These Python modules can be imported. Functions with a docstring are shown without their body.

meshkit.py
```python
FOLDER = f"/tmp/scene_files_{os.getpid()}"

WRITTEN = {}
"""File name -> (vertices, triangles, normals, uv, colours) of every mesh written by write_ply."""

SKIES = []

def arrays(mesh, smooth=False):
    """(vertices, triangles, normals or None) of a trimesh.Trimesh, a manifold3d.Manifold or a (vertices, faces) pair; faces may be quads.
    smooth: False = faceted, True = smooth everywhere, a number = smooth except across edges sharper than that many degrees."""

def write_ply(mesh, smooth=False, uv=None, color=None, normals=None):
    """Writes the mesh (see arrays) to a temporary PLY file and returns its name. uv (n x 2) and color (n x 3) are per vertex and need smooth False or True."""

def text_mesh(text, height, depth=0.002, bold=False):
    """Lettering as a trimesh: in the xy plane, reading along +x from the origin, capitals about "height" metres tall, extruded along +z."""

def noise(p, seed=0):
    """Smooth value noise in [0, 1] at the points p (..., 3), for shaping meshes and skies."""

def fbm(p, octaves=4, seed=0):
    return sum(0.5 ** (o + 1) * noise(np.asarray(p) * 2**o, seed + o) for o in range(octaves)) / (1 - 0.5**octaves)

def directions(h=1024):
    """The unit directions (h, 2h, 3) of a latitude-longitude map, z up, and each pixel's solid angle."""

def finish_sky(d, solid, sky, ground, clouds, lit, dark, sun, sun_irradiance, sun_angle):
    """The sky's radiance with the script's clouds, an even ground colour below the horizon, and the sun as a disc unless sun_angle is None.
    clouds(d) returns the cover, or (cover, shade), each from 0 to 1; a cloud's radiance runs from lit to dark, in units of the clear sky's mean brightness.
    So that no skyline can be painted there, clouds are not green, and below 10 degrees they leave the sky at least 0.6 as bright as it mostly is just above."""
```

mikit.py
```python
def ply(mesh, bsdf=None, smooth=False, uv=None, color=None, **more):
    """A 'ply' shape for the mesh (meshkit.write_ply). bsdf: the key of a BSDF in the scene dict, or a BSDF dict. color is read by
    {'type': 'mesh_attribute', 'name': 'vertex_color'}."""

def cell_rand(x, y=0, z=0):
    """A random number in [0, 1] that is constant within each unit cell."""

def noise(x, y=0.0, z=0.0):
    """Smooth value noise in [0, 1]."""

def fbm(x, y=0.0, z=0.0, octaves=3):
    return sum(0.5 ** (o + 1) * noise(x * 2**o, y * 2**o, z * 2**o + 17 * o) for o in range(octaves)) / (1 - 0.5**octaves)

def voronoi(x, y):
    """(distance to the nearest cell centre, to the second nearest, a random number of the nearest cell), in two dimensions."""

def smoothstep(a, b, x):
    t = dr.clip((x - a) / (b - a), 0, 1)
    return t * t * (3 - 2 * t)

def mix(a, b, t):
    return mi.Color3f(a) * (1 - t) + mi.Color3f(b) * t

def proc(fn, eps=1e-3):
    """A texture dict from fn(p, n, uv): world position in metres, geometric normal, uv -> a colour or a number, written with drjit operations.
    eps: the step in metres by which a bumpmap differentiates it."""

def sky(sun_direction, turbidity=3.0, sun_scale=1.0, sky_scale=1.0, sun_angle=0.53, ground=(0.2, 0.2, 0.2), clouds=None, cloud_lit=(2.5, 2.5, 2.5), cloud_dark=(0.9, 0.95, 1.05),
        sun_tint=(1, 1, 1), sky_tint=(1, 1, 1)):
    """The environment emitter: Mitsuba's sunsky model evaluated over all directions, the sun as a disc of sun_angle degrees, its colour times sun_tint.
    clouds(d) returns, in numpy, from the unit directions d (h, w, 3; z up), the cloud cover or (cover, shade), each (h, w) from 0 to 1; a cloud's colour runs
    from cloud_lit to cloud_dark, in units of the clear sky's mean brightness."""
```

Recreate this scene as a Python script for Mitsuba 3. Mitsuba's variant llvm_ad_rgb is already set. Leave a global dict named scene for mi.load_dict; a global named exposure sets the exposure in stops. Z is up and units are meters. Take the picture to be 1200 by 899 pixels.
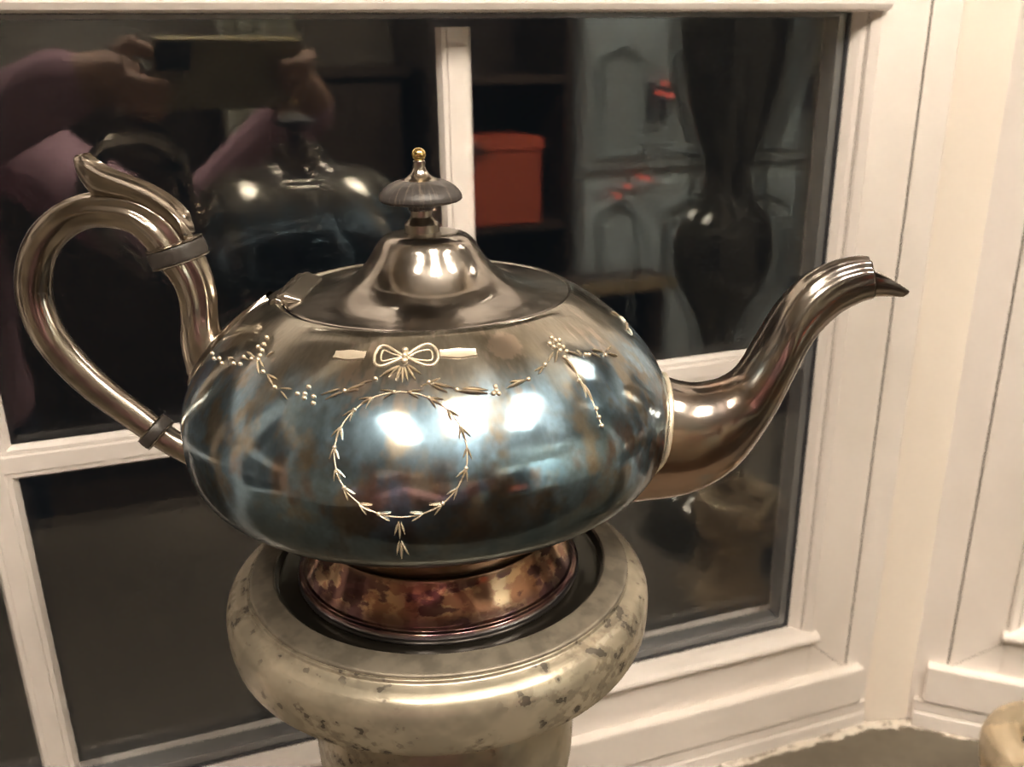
import math, random
import numpy as np, trimesh, manifold3d as m3
import drjit as dr
import mitsuba as mi, mikit, meshkit
from mikit import noise, fbm, smoothstep, mix, proc

random.seed(7); np.random.seed(7)
scene, labels = {}, {}
T = mi.ScalarTransform4f

# ------------------------------------------------------------------ camera
CAM = np.array([0.0, -0.52, 0.0])
FWD = np.array([0.30722706, 0.88797379, -0.34221935])
UP = np.array([0.12452463, 0.31900726, 0.93953605])
RIGHT = np.cross(FWD, UP)
scene['camera'] = {'type': 'thinlens', 'fov': 2 * math.degrees(math.atan(600 / 1089.27)), 'fov_axis': 'x',
                   'aperture_radius': 0.0011, 'focus_distance': 0.315, 'near_clip': 0.005, 'far_clip': 100.0,
                   'to_world': T().look_at(origin=CAM.tolist(), target=(CAM + FWD).tolist(), up=UP.tolist())}
# ------------------------------------------------------------------ light
exposure = 0.80
LAMP = [28.0, 24.6, 20.2]
scene['night'] = {'type': 'constant', 'radiance': {'type': 'rgb', 'value': [0.002, 0.0025, 0.003]}}
CEIL, FLOOR, TOP = 0.95, -1.42, -0.540      # ceiling, floor and worktop heights (camera at 0)
# ------------------------------------------------------------------ helpers
def rgb(*c): return {'type': 'rgb', 'value': list(c)}
def put(key, mesh, bsdf, smooth=False, **more):
    k, n = key, 0
    while k in scene:
        n += 1; k = f'{key}_{n:03d}'
    scene[k] = mikit.ply(mesh, bsdf, smooth, **more)
    return k
def tag(key, label=None, category=None, group=None, kind=None):
    d = labels.setdefault(key, {})
    for a, b in (('label', label), ('category', category), ('group', group), ('kind', kind)):
        if b: d[a] = b
    return key
def lathe(profile, centre=(0, 0), n=160, close=True):
    """Revolves (r, z) points, listed from the top outside downwards, about a vertical axis."""
    p = np.array(profile, float); th = np.linspace(0, 2 * np.pi, n, endpoint=False)
    v = np.stack([centre[0] + p[:, 0, None] * np.cos(th), centre[1] + p[:, 0, None] * np.sin(th), np.repeat(p[:, 1, None], n, 1)], -1).reshape(-1, 3)
    i, j = np.meshgrid(np.arange(len(p) - 1), np.arange(n), indexing='ij'); k = (j + 1) % n
    a, b, c, d = i * n + j, i * n + k, (i + 1) * n + k, (i + 1) * n + j
    f = np.concatenate([np.stack([a, d, c], -1).reshape(-1, 3), np.stack([a, c, b], -1).reshape(-1, 3)])
    m = trimesh.Trimesh(v, f, process=False); m.merge_vertices(); m.update_faces(m.nondegenerate_faces()); m.fix_normals()
    return m
def curve(pts, n=8):
    """Catmull-Rom through the points."""
    p = np.array(pts, float); p = np.vstack([2 * p[0] - p[1], p, 2 * p[-1] - p[-2]]); out = []
    for i in range(1, len(p) - 2):
        for t in np.linspace(0, 1, n, endpoint=False):
            a, b, c, d = p[i - 1:i + 3]
            out.append(.5 * (2 * b + (c - a) * t + (2 * a - 5 * b + 4 * c - d) * t * t + (3 * b - a - 3 * c + d) * t ** 3))
    return np.array(out + [p[-2]])
def sweep(pts, ra, rb, side, n=40, mod=None, caps=True):
    """Tube along pts; ra in the plane across 'side', rb along 'side'; mod(i, angles) scales the rings."""
    pts = np.array(pts); m = len(pts); tan = np.gradient(pts, axis=0); tan /= np.linalg.norm(tan, axis=1, keepdims=True)
    side = np.array(side, float); up = np.cross(tan, side); up /= np.linalg.norm(up, axis=1, keepdims=True)
    th = np.linspace(0, 2 * np.pi, n, endpoint=False); ra = np.broadcast_to(ra, m); rb = np.broadcast_to(rb, m); v = []
    for i in range(m):
        k = 1 if mod is None else mod(i, th)[:, None]
        v.append(pts[i] + k * (np.cos(th)[:, None] * up[i] * ra[i] + np.sin(th)[:, None] * side * rb[i]))
    v = np.concatenate(v); f = []
    for i in range(m - 1):
        j = np.arange(n); k = (j + 1) % n
        f += [np.stack([i * n + j, i * n + k, (i + 1) * n + k], -1), np.stack([i * n + j, (i + 1) * n + k, (i + 1) * n + j], -1)]
    if caps:
        v = np.vstack([v, pts[0], pts[-1]]); j = np.arange(n); k = (j + 1) % n
        f += [np.stack([k, j, np.full(n, m * n)], -1), np.stack([(m - 1) * n + j, (m - 1) * n + k, np.full(n, m * n + 1)], -1)]
    t = trimesh.Trimesh(v, np.concatenate(f), process=False); t.fix_normals()
    return t
def box(x0, x1, y0, y1, z0, z1, bevel=0.0):
    if bevel:
        b = bevel
        pts = [(x, y, z) for x0_, x1_, y0_, y1_, z0_, z1_ in ((x0, x1, y0 + b, y1 - b, z0 + b, z1 - b), (x0 + b, x1 - b, y0, y1, z0 + b, z1 - b), (x0 + b, x1 - b, y0 + b, y1 - b, z0, z1))
               for x in (x0_, x1_) for y in (y0_, y1_) for z in (z0_, z1_)]
        h = trimesh.convex.convex_hull(np.array(pts)); return h
    m = trimesh.creation.box((x1 - x0, y1 - y0, z1 - z0)); m.apply_translation(((x0 + x1) / 2, (y0 + y1) / 2, (z0 + z1) / 2)); return m
def sheet(x0, x1, y, z0, z1): return trimesh.Trimesh([(x0, y, z0), (x1, y, z0), (x1, y, z1), (x0, y, z1)], [(0, 1, 2), (0, 2, 3)], process=False)
def cat(*ms): return trimesh.util.concatenate(list(ms))
def man(mesh): return m3.Manifold(m3.Mesh(np.asarray(mesh.vertices, np.float32), np.asarray(mesh.faces, np.uint32)))
def tri(man_):
    m = man_.to_mesh(); return trimesh.Trimesh(m.vert_properties[:, :3], m.tri_verts, process=False)
def ball(p, r, n=12): return m3.Manifold.sphere(r, n).translate([float(x) for x in p])
def bone(p, r, q, s): return m3.Manifold.batch_hull([ball(p, r, 20), ball(q, s, 20)])
def organic(bones, edge, it=8):
    b = m3.Manifold.batch_boolean(bones, m3.OpType.Add).refine_to_length(edge)
    t = tri(b); t.merge_vertices(); trimesh.smoothing.filter_taubin(t, iterations=it); return t

# ------------------------------------------------------------------ materials
def two(b): return {'type': 'twosided', 'bsdf': b}
def plastic(c, r=.35, spec=.5): return two({'type': 'principled', 'base_color': rgb(*c) if isinstance(c, (tuple, list)) else c, 'roughness': r, 'specular': spec})
def metal(c, r, rough_mul=1.0):
    return {'type': 'principled', 'base_color': rgb(*c) if isinstance(c, tuple) else c, 'metallic': 1.0, 'roughness': r}
def both(c, r0, r1, w): return two({'type': 'blendbsdf', 'weight': w, 'a': metal(c, r0), 'b': metal(c, r1)})
AX = np.array([0.0822, -0.182])
def grime(p, n, uv):      # fine dirt in the plastic's pores
    return mix((.84, .785, .745), (.79, .735, .69), smoothstep(.4, .8, fbm(p.x * 16, p.y * 16, p.z * 9)))
scene['upvc'] = plastic(proc(grime), .3)
scene['groove'] = plastic((.30, .265, .23), .7)
scene['gap'] = plastic((.15, .13, .11), .7)
scene['rubber'] = plastic((.02, .022, .028), .45)
scene['spacer'] = two({'type': 'principled', 'base_color': rgb(.16, .165, .175), 'metallic': .3, 'roughness': .35})
scene['pane'] = {'type': 'thindielectric', 'int_ior': 1.52}
scene['plaster'] = plastic((.74, .66, .55), .9, .2)
scene['ceiling_paint'] = plastic((.50, .46, .39), .9, .1)
scene['paint'] = plastic((.86, .785, .70), .8, .2)
scene['sealant'] = plastic(proc(lambda p, n, uv: mix((.70, .64, .56), (.26, .215, .17), smoothstep(.46, .62, fbm(p.x * 120, p.y * 120, p.z * 400)))), .7)
scene['worktop'] = plastic(proc(lambda p, n, uv: mix((.115, .098, .075), (.15, .13, .1), fbm(p.x * 120, p.y * 120, p.z * 120))), .5, .3)

def tarnish_body(p, n, uv):
    az = dr.atan2(p.x - AX[0], -(p.y - AX[1])); z = p.z
    a, b = az * 5.0, z * 55.0
    f1, f2, f3 = fbm(a * 1.1 + 3, b * .9, 1.7, 4), fbm(a * 2.3 + 9, b * 2.0, 4.2, 4), fbm(a * 6, b * 6, 8.1, 3)
    c = mix((.385, .36, .305), (.26, .24, .20), smoothstep(.35, .7, f1))                        # dull warm silver
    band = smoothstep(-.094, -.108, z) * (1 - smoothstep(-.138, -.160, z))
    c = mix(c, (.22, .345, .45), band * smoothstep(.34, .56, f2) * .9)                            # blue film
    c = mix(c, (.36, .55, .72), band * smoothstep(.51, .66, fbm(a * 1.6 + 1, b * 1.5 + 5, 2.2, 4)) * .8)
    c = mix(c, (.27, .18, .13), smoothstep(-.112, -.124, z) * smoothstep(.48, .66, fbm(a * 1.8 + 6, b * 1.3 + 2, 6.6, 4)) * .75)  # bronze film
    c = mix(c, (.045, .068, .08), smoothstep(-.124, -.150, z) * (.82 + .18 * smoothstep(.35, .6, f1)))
    c = c * (.86 + .28 * fbm(a * 14, b * 14, 3.1, 3))
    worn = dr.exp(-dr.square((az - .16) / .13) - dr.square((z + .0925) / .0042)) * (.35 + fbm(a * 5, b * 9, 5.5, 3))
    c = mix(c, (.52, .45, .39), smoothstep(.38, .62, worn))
    return mix(c, (.50, .43, .37), smoothstep(.56, .66, f3 * .4 + f1 * .6) * smoothstep(-.112, -.098, z) * .7)      # rubbed pale spots
def rough_body(p, n, uv):
    az = dr.atan2(p.x - AX[0], -(p.y - AX[1]))
    return .14 + .30 * smoothstep(.35, .7, fbm(az * 7, p.z * 70, 3.3, 4))
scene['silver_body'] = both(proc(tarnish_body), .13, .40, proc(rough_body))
def tarnish_lid(p, n, uv):
    f = fbm(p.x * 60, p.y * 60, p.z * 60, 4)
    return mix((.37, .335, .30), (.235, .21, .185), smoothstep(.35, .7, f))
scene['silver_lid'] = both(proc(tarnish_lid), .12, .36, proc(lambda p, n, uv: (.12 + .38 * smoothstep(.35, .65, fbm(p.x * 110, p.y * 110, p.z * 110, 3)))))
def tarnish_spout(p, n, uv):
    f = fbm(p.x * 45, p.y * 45, p.z * 60, 4); k = smoothstep(.19, .13, p.x)
    c = mix((.30, .27, .235), (.38, .265, .20), smoothstep(.4, .6, f) * (.3 + .7 * smoothstep(.24, .17, p.x)))
    return mix(c, (.15, .135, .14), smoothstep(.5, .7, fbm(p.x * 30 + 4, p.y * 30, p.z * 50, 3)) * .6)
scene['silver_spout'] = both(proc(tarnish_spout), .15, .4, .15)
scene['silver_handle'] = both(proc(lambda p, n, uv: mix((.41, .36, .305), (.26, .225, .19), smoothstep(.4, .7, fbm(p.x * 70, p.y * 70, p.z * 70, 3)))), .15, .4, .15)
def tarnish_foot(p, n, uv):
    az = dr.atan2(p.x - AX[0], -(p.y - AX[1]))
    f, g = fbm(az * 9, p.z * 260, 2.0, 4), fbm(az * 7 + 5, p.z * 230, 7.0, 5)
    c = mix((.56, .38, .24), (.36, .19, .12), smoothstep(.4, .6, f))
    c = mix(c, (.10, .045, .05), smoothstep(.47, .60, g) * .9)
    c = mix(c, (.20, .125, .085), smoothstep(-.1880, -.1845, p.z))
    c = mix(c, (.10, .055, .065), smoothstep(-.1955, -.2005, p.z + .004 * (g - .5)) * .75)
    return mix(c, (.42, .42, .46), smoothstep(-.2030, -.2045, p.z))
scene['silver_foot'] = both(proc(tarnish_foot), .14, .4, .25)
scene['silver_bright'] = two({'type': 'principled', 'base_color': rgb(.80, .71, .56), 'metallic': .8, 'roughness': .42})
scene['silver_dull'] = both((.34, .30, .25), .2, .45, .3)
scene['brass'] = two(metal((.80, .60, .24), .2))
def bone_dark(p, n, uv):
    az = dr.atan2(p.x - AX[0], -(p.y - AX[1]))
    return mix((.036, .031, .03), (.085, .07, .058), smoothstep(.45, .75, fbm(az * 16, p.z * 260, 1.0, 4)))
scene['dark_wood_knob'] = plastic(proc(bone_dark), .42)
scene['insulator'] = plastic((.035, .03, .027), .4)

def mercury(p, n, uv):
    f = fbm(p.x * 70, p.y * 70, p.z * 70, 4); g = fbm(p.x * 260 + 3, p.y * 260, p.z * 260, 3); h = fbm(p.x * 28 + 11, p.y * 28, p.z * 28, 4)
    c = mix((.40, .35, .265), (.30, .265, .20), smoothstep(.4, .65, f))
    c = mix(c, (.22, .19, .14), smoothstep(.45, .58, h) * smoothstep(.42, .60, g) * .8)
    return mix(c, (.10, .085, .065), smoothstep(.64, .71, g) * smoothstep(.42, .55, h))
def mercury_rough(p, n, uv): return smoothstep(.3, .7, fbm(p.x * 60 + 2, p.y * 60, p.z * 60, 4))
scene['mercury_glass'] = two({'type': 'blendbsdf', 'weight': .5,
    'a': {'type': 'principled', 'base_color': proc(mercury), 'metallic': .9, 'roughness': .3, 'clearcoat': 1.0, 'clearcoat_gloss': .95},
    'b': {'type': 'principled', 'base_color': proc(mercury), 'metallic': .35, 'roughness': .5, 'clearcoat': 1.0, 'clearcoat_gloss': .95}})
scene['smoked_glass'] = two({'type': 'principled', 'base_color': rgb(.085, .085, .068), 'metallic': .35, 'specular': .9, 'roughness': .07, 'clearcoat': 1.0, 'clearcoat_gloss': .98})
scene['mercury_matt'] = two({'type': 'principled', 'base_color': proc(lambda p, n, uv: mix((.24, .21, .165), (.16, .14, .11), smoothstep(.35, .7, fbm(p.x * 150, p.y * 150, p.z * 150, 4)))), 'metallic': .55, 'roughness': .5})
scene['mercury_cream'] = two({'type': 'principled', 'base_color': proc(lambda p, n, uv: mix((.70, .56, .38), (.50, .40, .27), smoothstep(.45, .65, fbm(p.x * 70, p.y * 70, p.z * 70, 4)))), 'metallic': .25, 'roughness': .3, 'clearcoat': 1.0, 'clearcoat_gloss': .95})
scene['mercury_dark'] = two({'type': 'principled', 'base_color': rgb(.09, .08, .065), 'metallic': .9, 'roughness': .22})

# ------------------------------------------------------------------ setting
def add_structure(key, mesh, bsdf, smooth=False):
    k = put(key, mesh, bsdf, smooth); tag(k, kind='structure'); return k
add_structure('floor', box(-2.4, 3.0, -3.4, .9, FLOOR - .05, FLOOR), 'floor_wood')
add_structure('ceiling', box(-2.4, 3.0, -3.4, .9, CEIL, CEIL + .05), 'ceiling_paint')
add_structure('wall_back', box(-2.4, 3.0, -3.45, -3.4, FLOOR, CEIL), 'plaster')
add_structure('wall_left', box(-2.45, -2.4, -3.4, -.5, FLOOR, CEIL), 'plaster')
add_structure('wall_right', box(3.0, 3.05, -3.4, -.5, FLOOR, CEIL), 'plaster')

S40 = (math.cos(math.radians(40)), math.sin(math.radians(40)))
P6 = np.array([.5182, -.0245]); W1L, W1R = -.7265, .4840
P6L = np.array([W1L - .0342, -.0245]); FY = -.012      # FY: front plane of the frames, in each window's own depth
ZB, ZT = -.537, .60                # lower and upper ends of the window frames
def frame1(m): return m            # window 1 lies along x with its inner pane at y = 0
def frame2(m):
    v = np.array(m.vertices); u, y = v[:, 0], v[:, 1] - FY
    v[:, 0], v[:, 1] = P6[0] + u * S40[0] + y * S40[1], P6[1] - u * S40[1] + y * S40[0]
    return trimesh.Trimesh(v, m.faces, process=False)
def frame3(m):
    v = np.array(m.vertices); u, y = v[:, 0], v[:, 1] - FY
    v[:, 0], v[:, 1] = P6L[0] + u * S40[0] - y * S40[1], P6L[1] + u * S40[1] + y * S40[0]
    return trimesh.Trimesh(v, m.faces, process=False)
def ring_x(prof, u, z0, z1):
    """Upright bar: polygon prof in (u offset, y), from z0 to z1."""
    from shapely.geometry import Polygon
    m = trimesh.creation.extrude_polygon(Polygon(prof), z1 - z0, engine='earcut')
    m.apply_translation((u, 0, z0)); return m
def ring_z(prof, z, u0, u1):
    """Level bar: polygon prof in (y, z offset), from u0 to u1."""
    from shapely.geometry import Polygon
    m = trimesh.creation.extrude_polygon(Polygon(prof), u1 - u0, engine='earcut')
    v = np.array(m.vertices); m = trimesh.Trimesh(np.stack([v[:, 2] + u0, v[:, 0], v[:, 1] + z], 1), m.faces, process=False); m.fix_normals(); return m
def window(key, tr, uL, uR, bars):
    """uL, uR: the outer sides of the frame's flat; glass lies .0403 inside them. bars: u of the upright glazing bars' centres."""
    def p(name, mesh, mat, **k): return put(f'{key}__{name}', tr(mesh), mat, **k)
    gL, gR = uL + .0765, uR - .0765
    lights = [(-.4344, .0172), (.125, .52)]
    fo, fi = .0514, .0150                                               # outer and inner edge of the frame's face, from the glass
    fr = [(fi - .001, .045), (fi - .001, FY + .0012), (fi, FY), (fo - .0007, FY), (fo, FY + .0008), (fo, .045)]
    p('jamb', ring_x(fr, gR, ZB + .058, ZT), 'upvc')
    p('jamb', ring_x([(-a, y) for a, y in fr][::-1], gL, ZB + .058, ZT), 'upvc')
    p('side_strip', box(gR + fo + .0014, uR, FY, .045, ZB, ZT), 'upvc')
    p('side_strip', box(uL, gL - fo - .0014, FY, .045, ZB, ZT), 'upvc')
    for a, c_ in ((gR + fo, gR + fo + .0014), (gL - fo - .0014, gL - fo)):      # dark joints between frame and side strip
        p('joint', box(a, c_, FY + .0006, .02, ZB + .06, ZT - .001), 'gap')
    p('head', box(gL - fi + .001, gR + fi - .001, FY, .045, .52 + fi, ZT), 'upvc')
    p('transom', box(gL - fi + .001, gR + fi - .001, FY, .045, .0172 + fi, .125 - fi), 'upvc')
    p('bottom_rail', box(gL - fi + .001, gR + fi - .001, FY, .045, -.500, -.4344 - fi + .004), 'upvc')
    for s_, e_, q_ in ((gR + fi, gR + fo - .001, 1), (gL - fi, gL - fo + .001, -1)):  # mitred corner welds
        p('corner_joint', sweep([(s_, FY + .0001, -.4470), (e_, FY + .0001, -.4785)], .00028, .00028, np.array([0, 1., 0]), 8), 'gap')
    # cill trim with rounded upper edge, grooves and base strip
    trim = [(FY + .004, 0), (-.0190, .0001), (-.0202, -.0004), (-.0207, -.0014), (-.0206, -.0322), (-.0188, -.0342), (FY + .004, -.0342)]
    p('cill_trim', ring_z(trim, -.4775, uL + .0100, uR - .0125), 'upvc')
    p('base_strip', ring_z([(.02, 0), (-.0180, 0), (-.0180, -.0090), (.02, -.0090)], -.5132, uL + .004, uR - .005), 'upvc')
    p('base_strip', ring_z([(.02, 0), (-.0162, 0), (-.0180, -.0020), (-.0185, -.0148), (.02, -.0148)], -.5234, uL + .004, uR - .004), 'upvc')
    p('base_joint', box(uL + .0105, uR - .0135, -.0160, .02, -.5234, -.5222), 'gap')
    p('base_joint', box(uL + .0105, uR - .0135, -.0165, .02, -.5132, -.5117), 'gap')
    for n_, (z0, z1) in enumerate(lights):
        # glazing beads, sloped to the glass
        vb = [(0, .004), (0, -.0010), (.0040, -.0062), (.0066, -.0082), (.0072, -.0078), (.0080, -.0106), (.0128, -.0140), (fi, -.0138), (fi, .004)]
        p('glazing_bead', ring_x(vb, gR, z0 - (.0035 if n_ == 0 else 0), z1), 'upvc')
        p('glazing_bead', ring_x([(-a, y) for a, y in vb][::-1], gL, z0 - (.0035 if n_ == 0 else 0), z1), 'upvc')
        for x_, y_ in ((.0066, -.0084), (fi, FY - .0002)):                # fine grooves along the beads
            p('bead_groove', box(gR + x_, gR + x_ + .0006, y_, y_ + .002, z0, z1), 'groove'); p('bead_groove', box(gL - x_ - .0006, gL - x_, y_, y_ + .002, z0, z1), 'groove')
        hb = [(.004, 0), (-.0015, 0), (-.0150, .0000), (-.0185, .0010), (-.0200, .0040), (-.0195, fi), (.004, fi)]
        p('glazing_bead', ring_z(hb, z1 - .0004, gL - fi, gR + fi), 'upvc')
        lb = [(.004, 0), (-.0010, 0), (-.0090, -.0004), (-.0160, -.0018), (-.0188, -.0034), (-.0194, -.0056), (-.0180, -.0076), (-.0125, -.0096), (.004, -.0100)]
        p('glazing_bead', ring_z(lb, z0, gL - fi - .003, gR + fi + .003), 'upvc')
        # rubber gasket lines and the metal spacer between the two panes
        g = .0022
        for nm, w_, ya, yb, mt in (('gasket', g, -.0012, -.0004, 'rubber'), ('spacer_bar', .0075, .0010, .0150, 'spacer')):
            for q in (box(gL, gL + w_, ya, yb, z0, z1), box(gR - w_, gR, ya, yb, z0, z1), box(gL + w_, gR - w_, ya, yb, z0, z0 + w_), box(gL + w_, gR - w_, ya, yb, z1 - w_ * .4, z1)):
                p(nm, q, mt)
        p('pane', sheet(gL + .0001, gR - .0001, 0, z0 + .0001, z1 - .0001), 'pane')
        p('pane', sheet(gL + .0001, gR - .0001, .0160, z0 + .0001, z1 - .0001), 'pane')
        # glazing bars between the panes: shallow stepped section
        bar = [(-.0101, .0090), (-.0078, .0048), (-.0052, .0048), (-.0046, .0038), (.0046, .0038), (.0052, .0048), (.0078, .0048), (.0101, .0090), (.0078, .0132), (-.0078, .0132)]
        zc = (z0 + z1) / 2 - .0026 if n_ == 0 else None
        for u in bars: p('glazing_bar', ring_x(bar, u, z0 + .0076, z1 - .0076), 'upvc')
        if zc: p('glazing_bar', ring_z([(y, a) for a, y in bar], zc, gL + .0076, gR - .0076), 'upvc')
    tag(key, kind='structure')
window('window_1', frame1, W1L, W1R, [-.383, -.1160, .1511])
window('window_2', frame2, 0, .80, [.27, .53])
window('window_3', frame3, -.80, 0, [-.27, -.53])
# corner posts of the bay between the windows
def post(key, a, b, out):
    a, b = np.array(a), np.array(b); d = (b - a) / np.linalg.norm(b - a); o = np.array(out)
    from shapely.geometry import Polygon
    mid = (a + b) / 2 - o * .0025
    poly = Polygon([tuple(a), tuple(a * .7 + mid * .3 - o * .0008), tuple(mid), tuple(b * .7 + mid * .3 - o * .0008), tuple(b), tuple(b + o * .10), tuple(a + o * .10)])
    m = trimesh.creation.extrude_polygon(poly, CEIL - (ZB - .002), engine='earcut'); m.apply_translation((0, 0, ZB - .002)); m.fix_normals()
    add_structure(key, m, 'paint', 25)
post('trim_1', (W1R, FY - .0002), P6, (S40[1] * .53, .94))
post('trim_2', P6L, (W1L, FY - .0002), (-S40[1] * .53, .94))
# walls above and below the windows and beside the bay
def strip(z0, z1, tr, u0, u1): return tr(box(u0, u1, -.012, .08, z0, z1))
E2 = P6 + .80 * np.array([S40[0], -S40[1]]); E3 = P6L + .80 * np.array([-S40[0], -S40[1]])
upper = [strip(ZT, CEIL, frame1, W1L, W1R), strip(ZT, CEIL, frame2, 0, .8), strip(ZT, CEIL, frame3, -.8, 0)]
lower = [strip(FLOOR, TOP - .032, frame1, W1L - .03, W1R + .03), strip(FLOOR, TOP - .032, frame2, 0, .8), strip(FLOOR, TOP - .032, frame3, -.8, 0)]
sides = [box(E2[0], 3.0, E2[1] - .02, E2[1] + .08, FLOOR, CEIL), box(-2.4, E3[0], E3[1] - .02, E3[1] + .08, FLOOR, CEIL)]
add_structure('wall_front', cat(*upper, *lower, *sides), 'plaster')
# ragged old sealant along the foot of the frames
def sealant(pts, key):
    out = []
    for a, b in zip(pts[:-1], pts[1:]):
        out += [np.array(a) + (np.array(b) - np.array(a)) * t for t in np.linspace(0, 1, max(2, int(np.linalg.norm(np.array(b) - np.array(a)) / .0015)), endpoint=False)]
    q = np.array(out + [np.array(pts[-1])]); q = np.c_[q, np.zeros(len(q))]
    w = .0006 + .0040 * meshkit.fbm(q * 150 + 3, 4) ** 1.5; h = .0006 + .0044 * meshkit.fbm(q * 190 + 40, 4) ** 1.6
    t = np.gradient(q, axis=0); nrm = np.stack([t[:, 1], -t[:, 0], t[:, 2]], 1); nrm /= np.linalg.norm(nrm, axis=1, keepdims=True) + 1e-12
    rows = [q + np.array([0, 0, 1]) * (TOP + .0003), q + nrm * (w * 1.9)[:, None] + [0, 0, TOP + .0002], q + nrm * (w * 1.4)[:, None] + np.c_[q[:, :2] * 0, TOP + h * .8], q + nrm * (w * .5)[:, None] + np.c_[q[:, :2] * 0, TOP + h * 1.2], q - nrm * .002 + np.c_[q[:, :2] * 0, TOP + h * 1.25 + .0015]]
    n = len(q); v = np.concatenate(rows); f = []
    for r in range(5):
        a, b = r * n + np.arange(n - 1), ((r + 1) % 5) * n + np.arange(n - 1)
        f += [np.stack([a, b, b + 1], 1), np.stack([a, b + 1, a + 1], 1)]
    m = trimesh.Trimesh(v, np.concatenate(f), process=False); m.fix_normals(); put(key, m, 'sealant', 50)
sealant([(-.60, -.0188), (W1R - .002, -.0188)], 'window_1__sealant')
sealant([(W1R - .002, -.0188), tuple(P6 - [.0, .004])], 'trim_1__sealant')
sealant([tuple(P6 - [.0, .004]), tuple(P6 - [.0043, .0050] + .7 * np.array([S40[0], -S40[1]]))], 'window_2__sealant')
# ------------------------------------------------------------------ worktop
from shapely.geometry import Polygon
wt = Polygon([(E3[0] + .01, E3[1]), tuple(P6L + [0, .02]), (W1L, .0), (W1R, .0), tuple(P6 + [0, .02]), (E2[0] - .01, E2[1]), (E2[0] - .01, -.60), (E3[0] + .01, -.60)])
m = trimesh.creation.extrude_polygon(wt, .03, engine='earcut'); m.apply_translation((0, 0, TOP - .03))
tag(put('worktop', m, 'worktop'), 'grey brown worktop below the white window frames', 'worktop')

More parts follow.
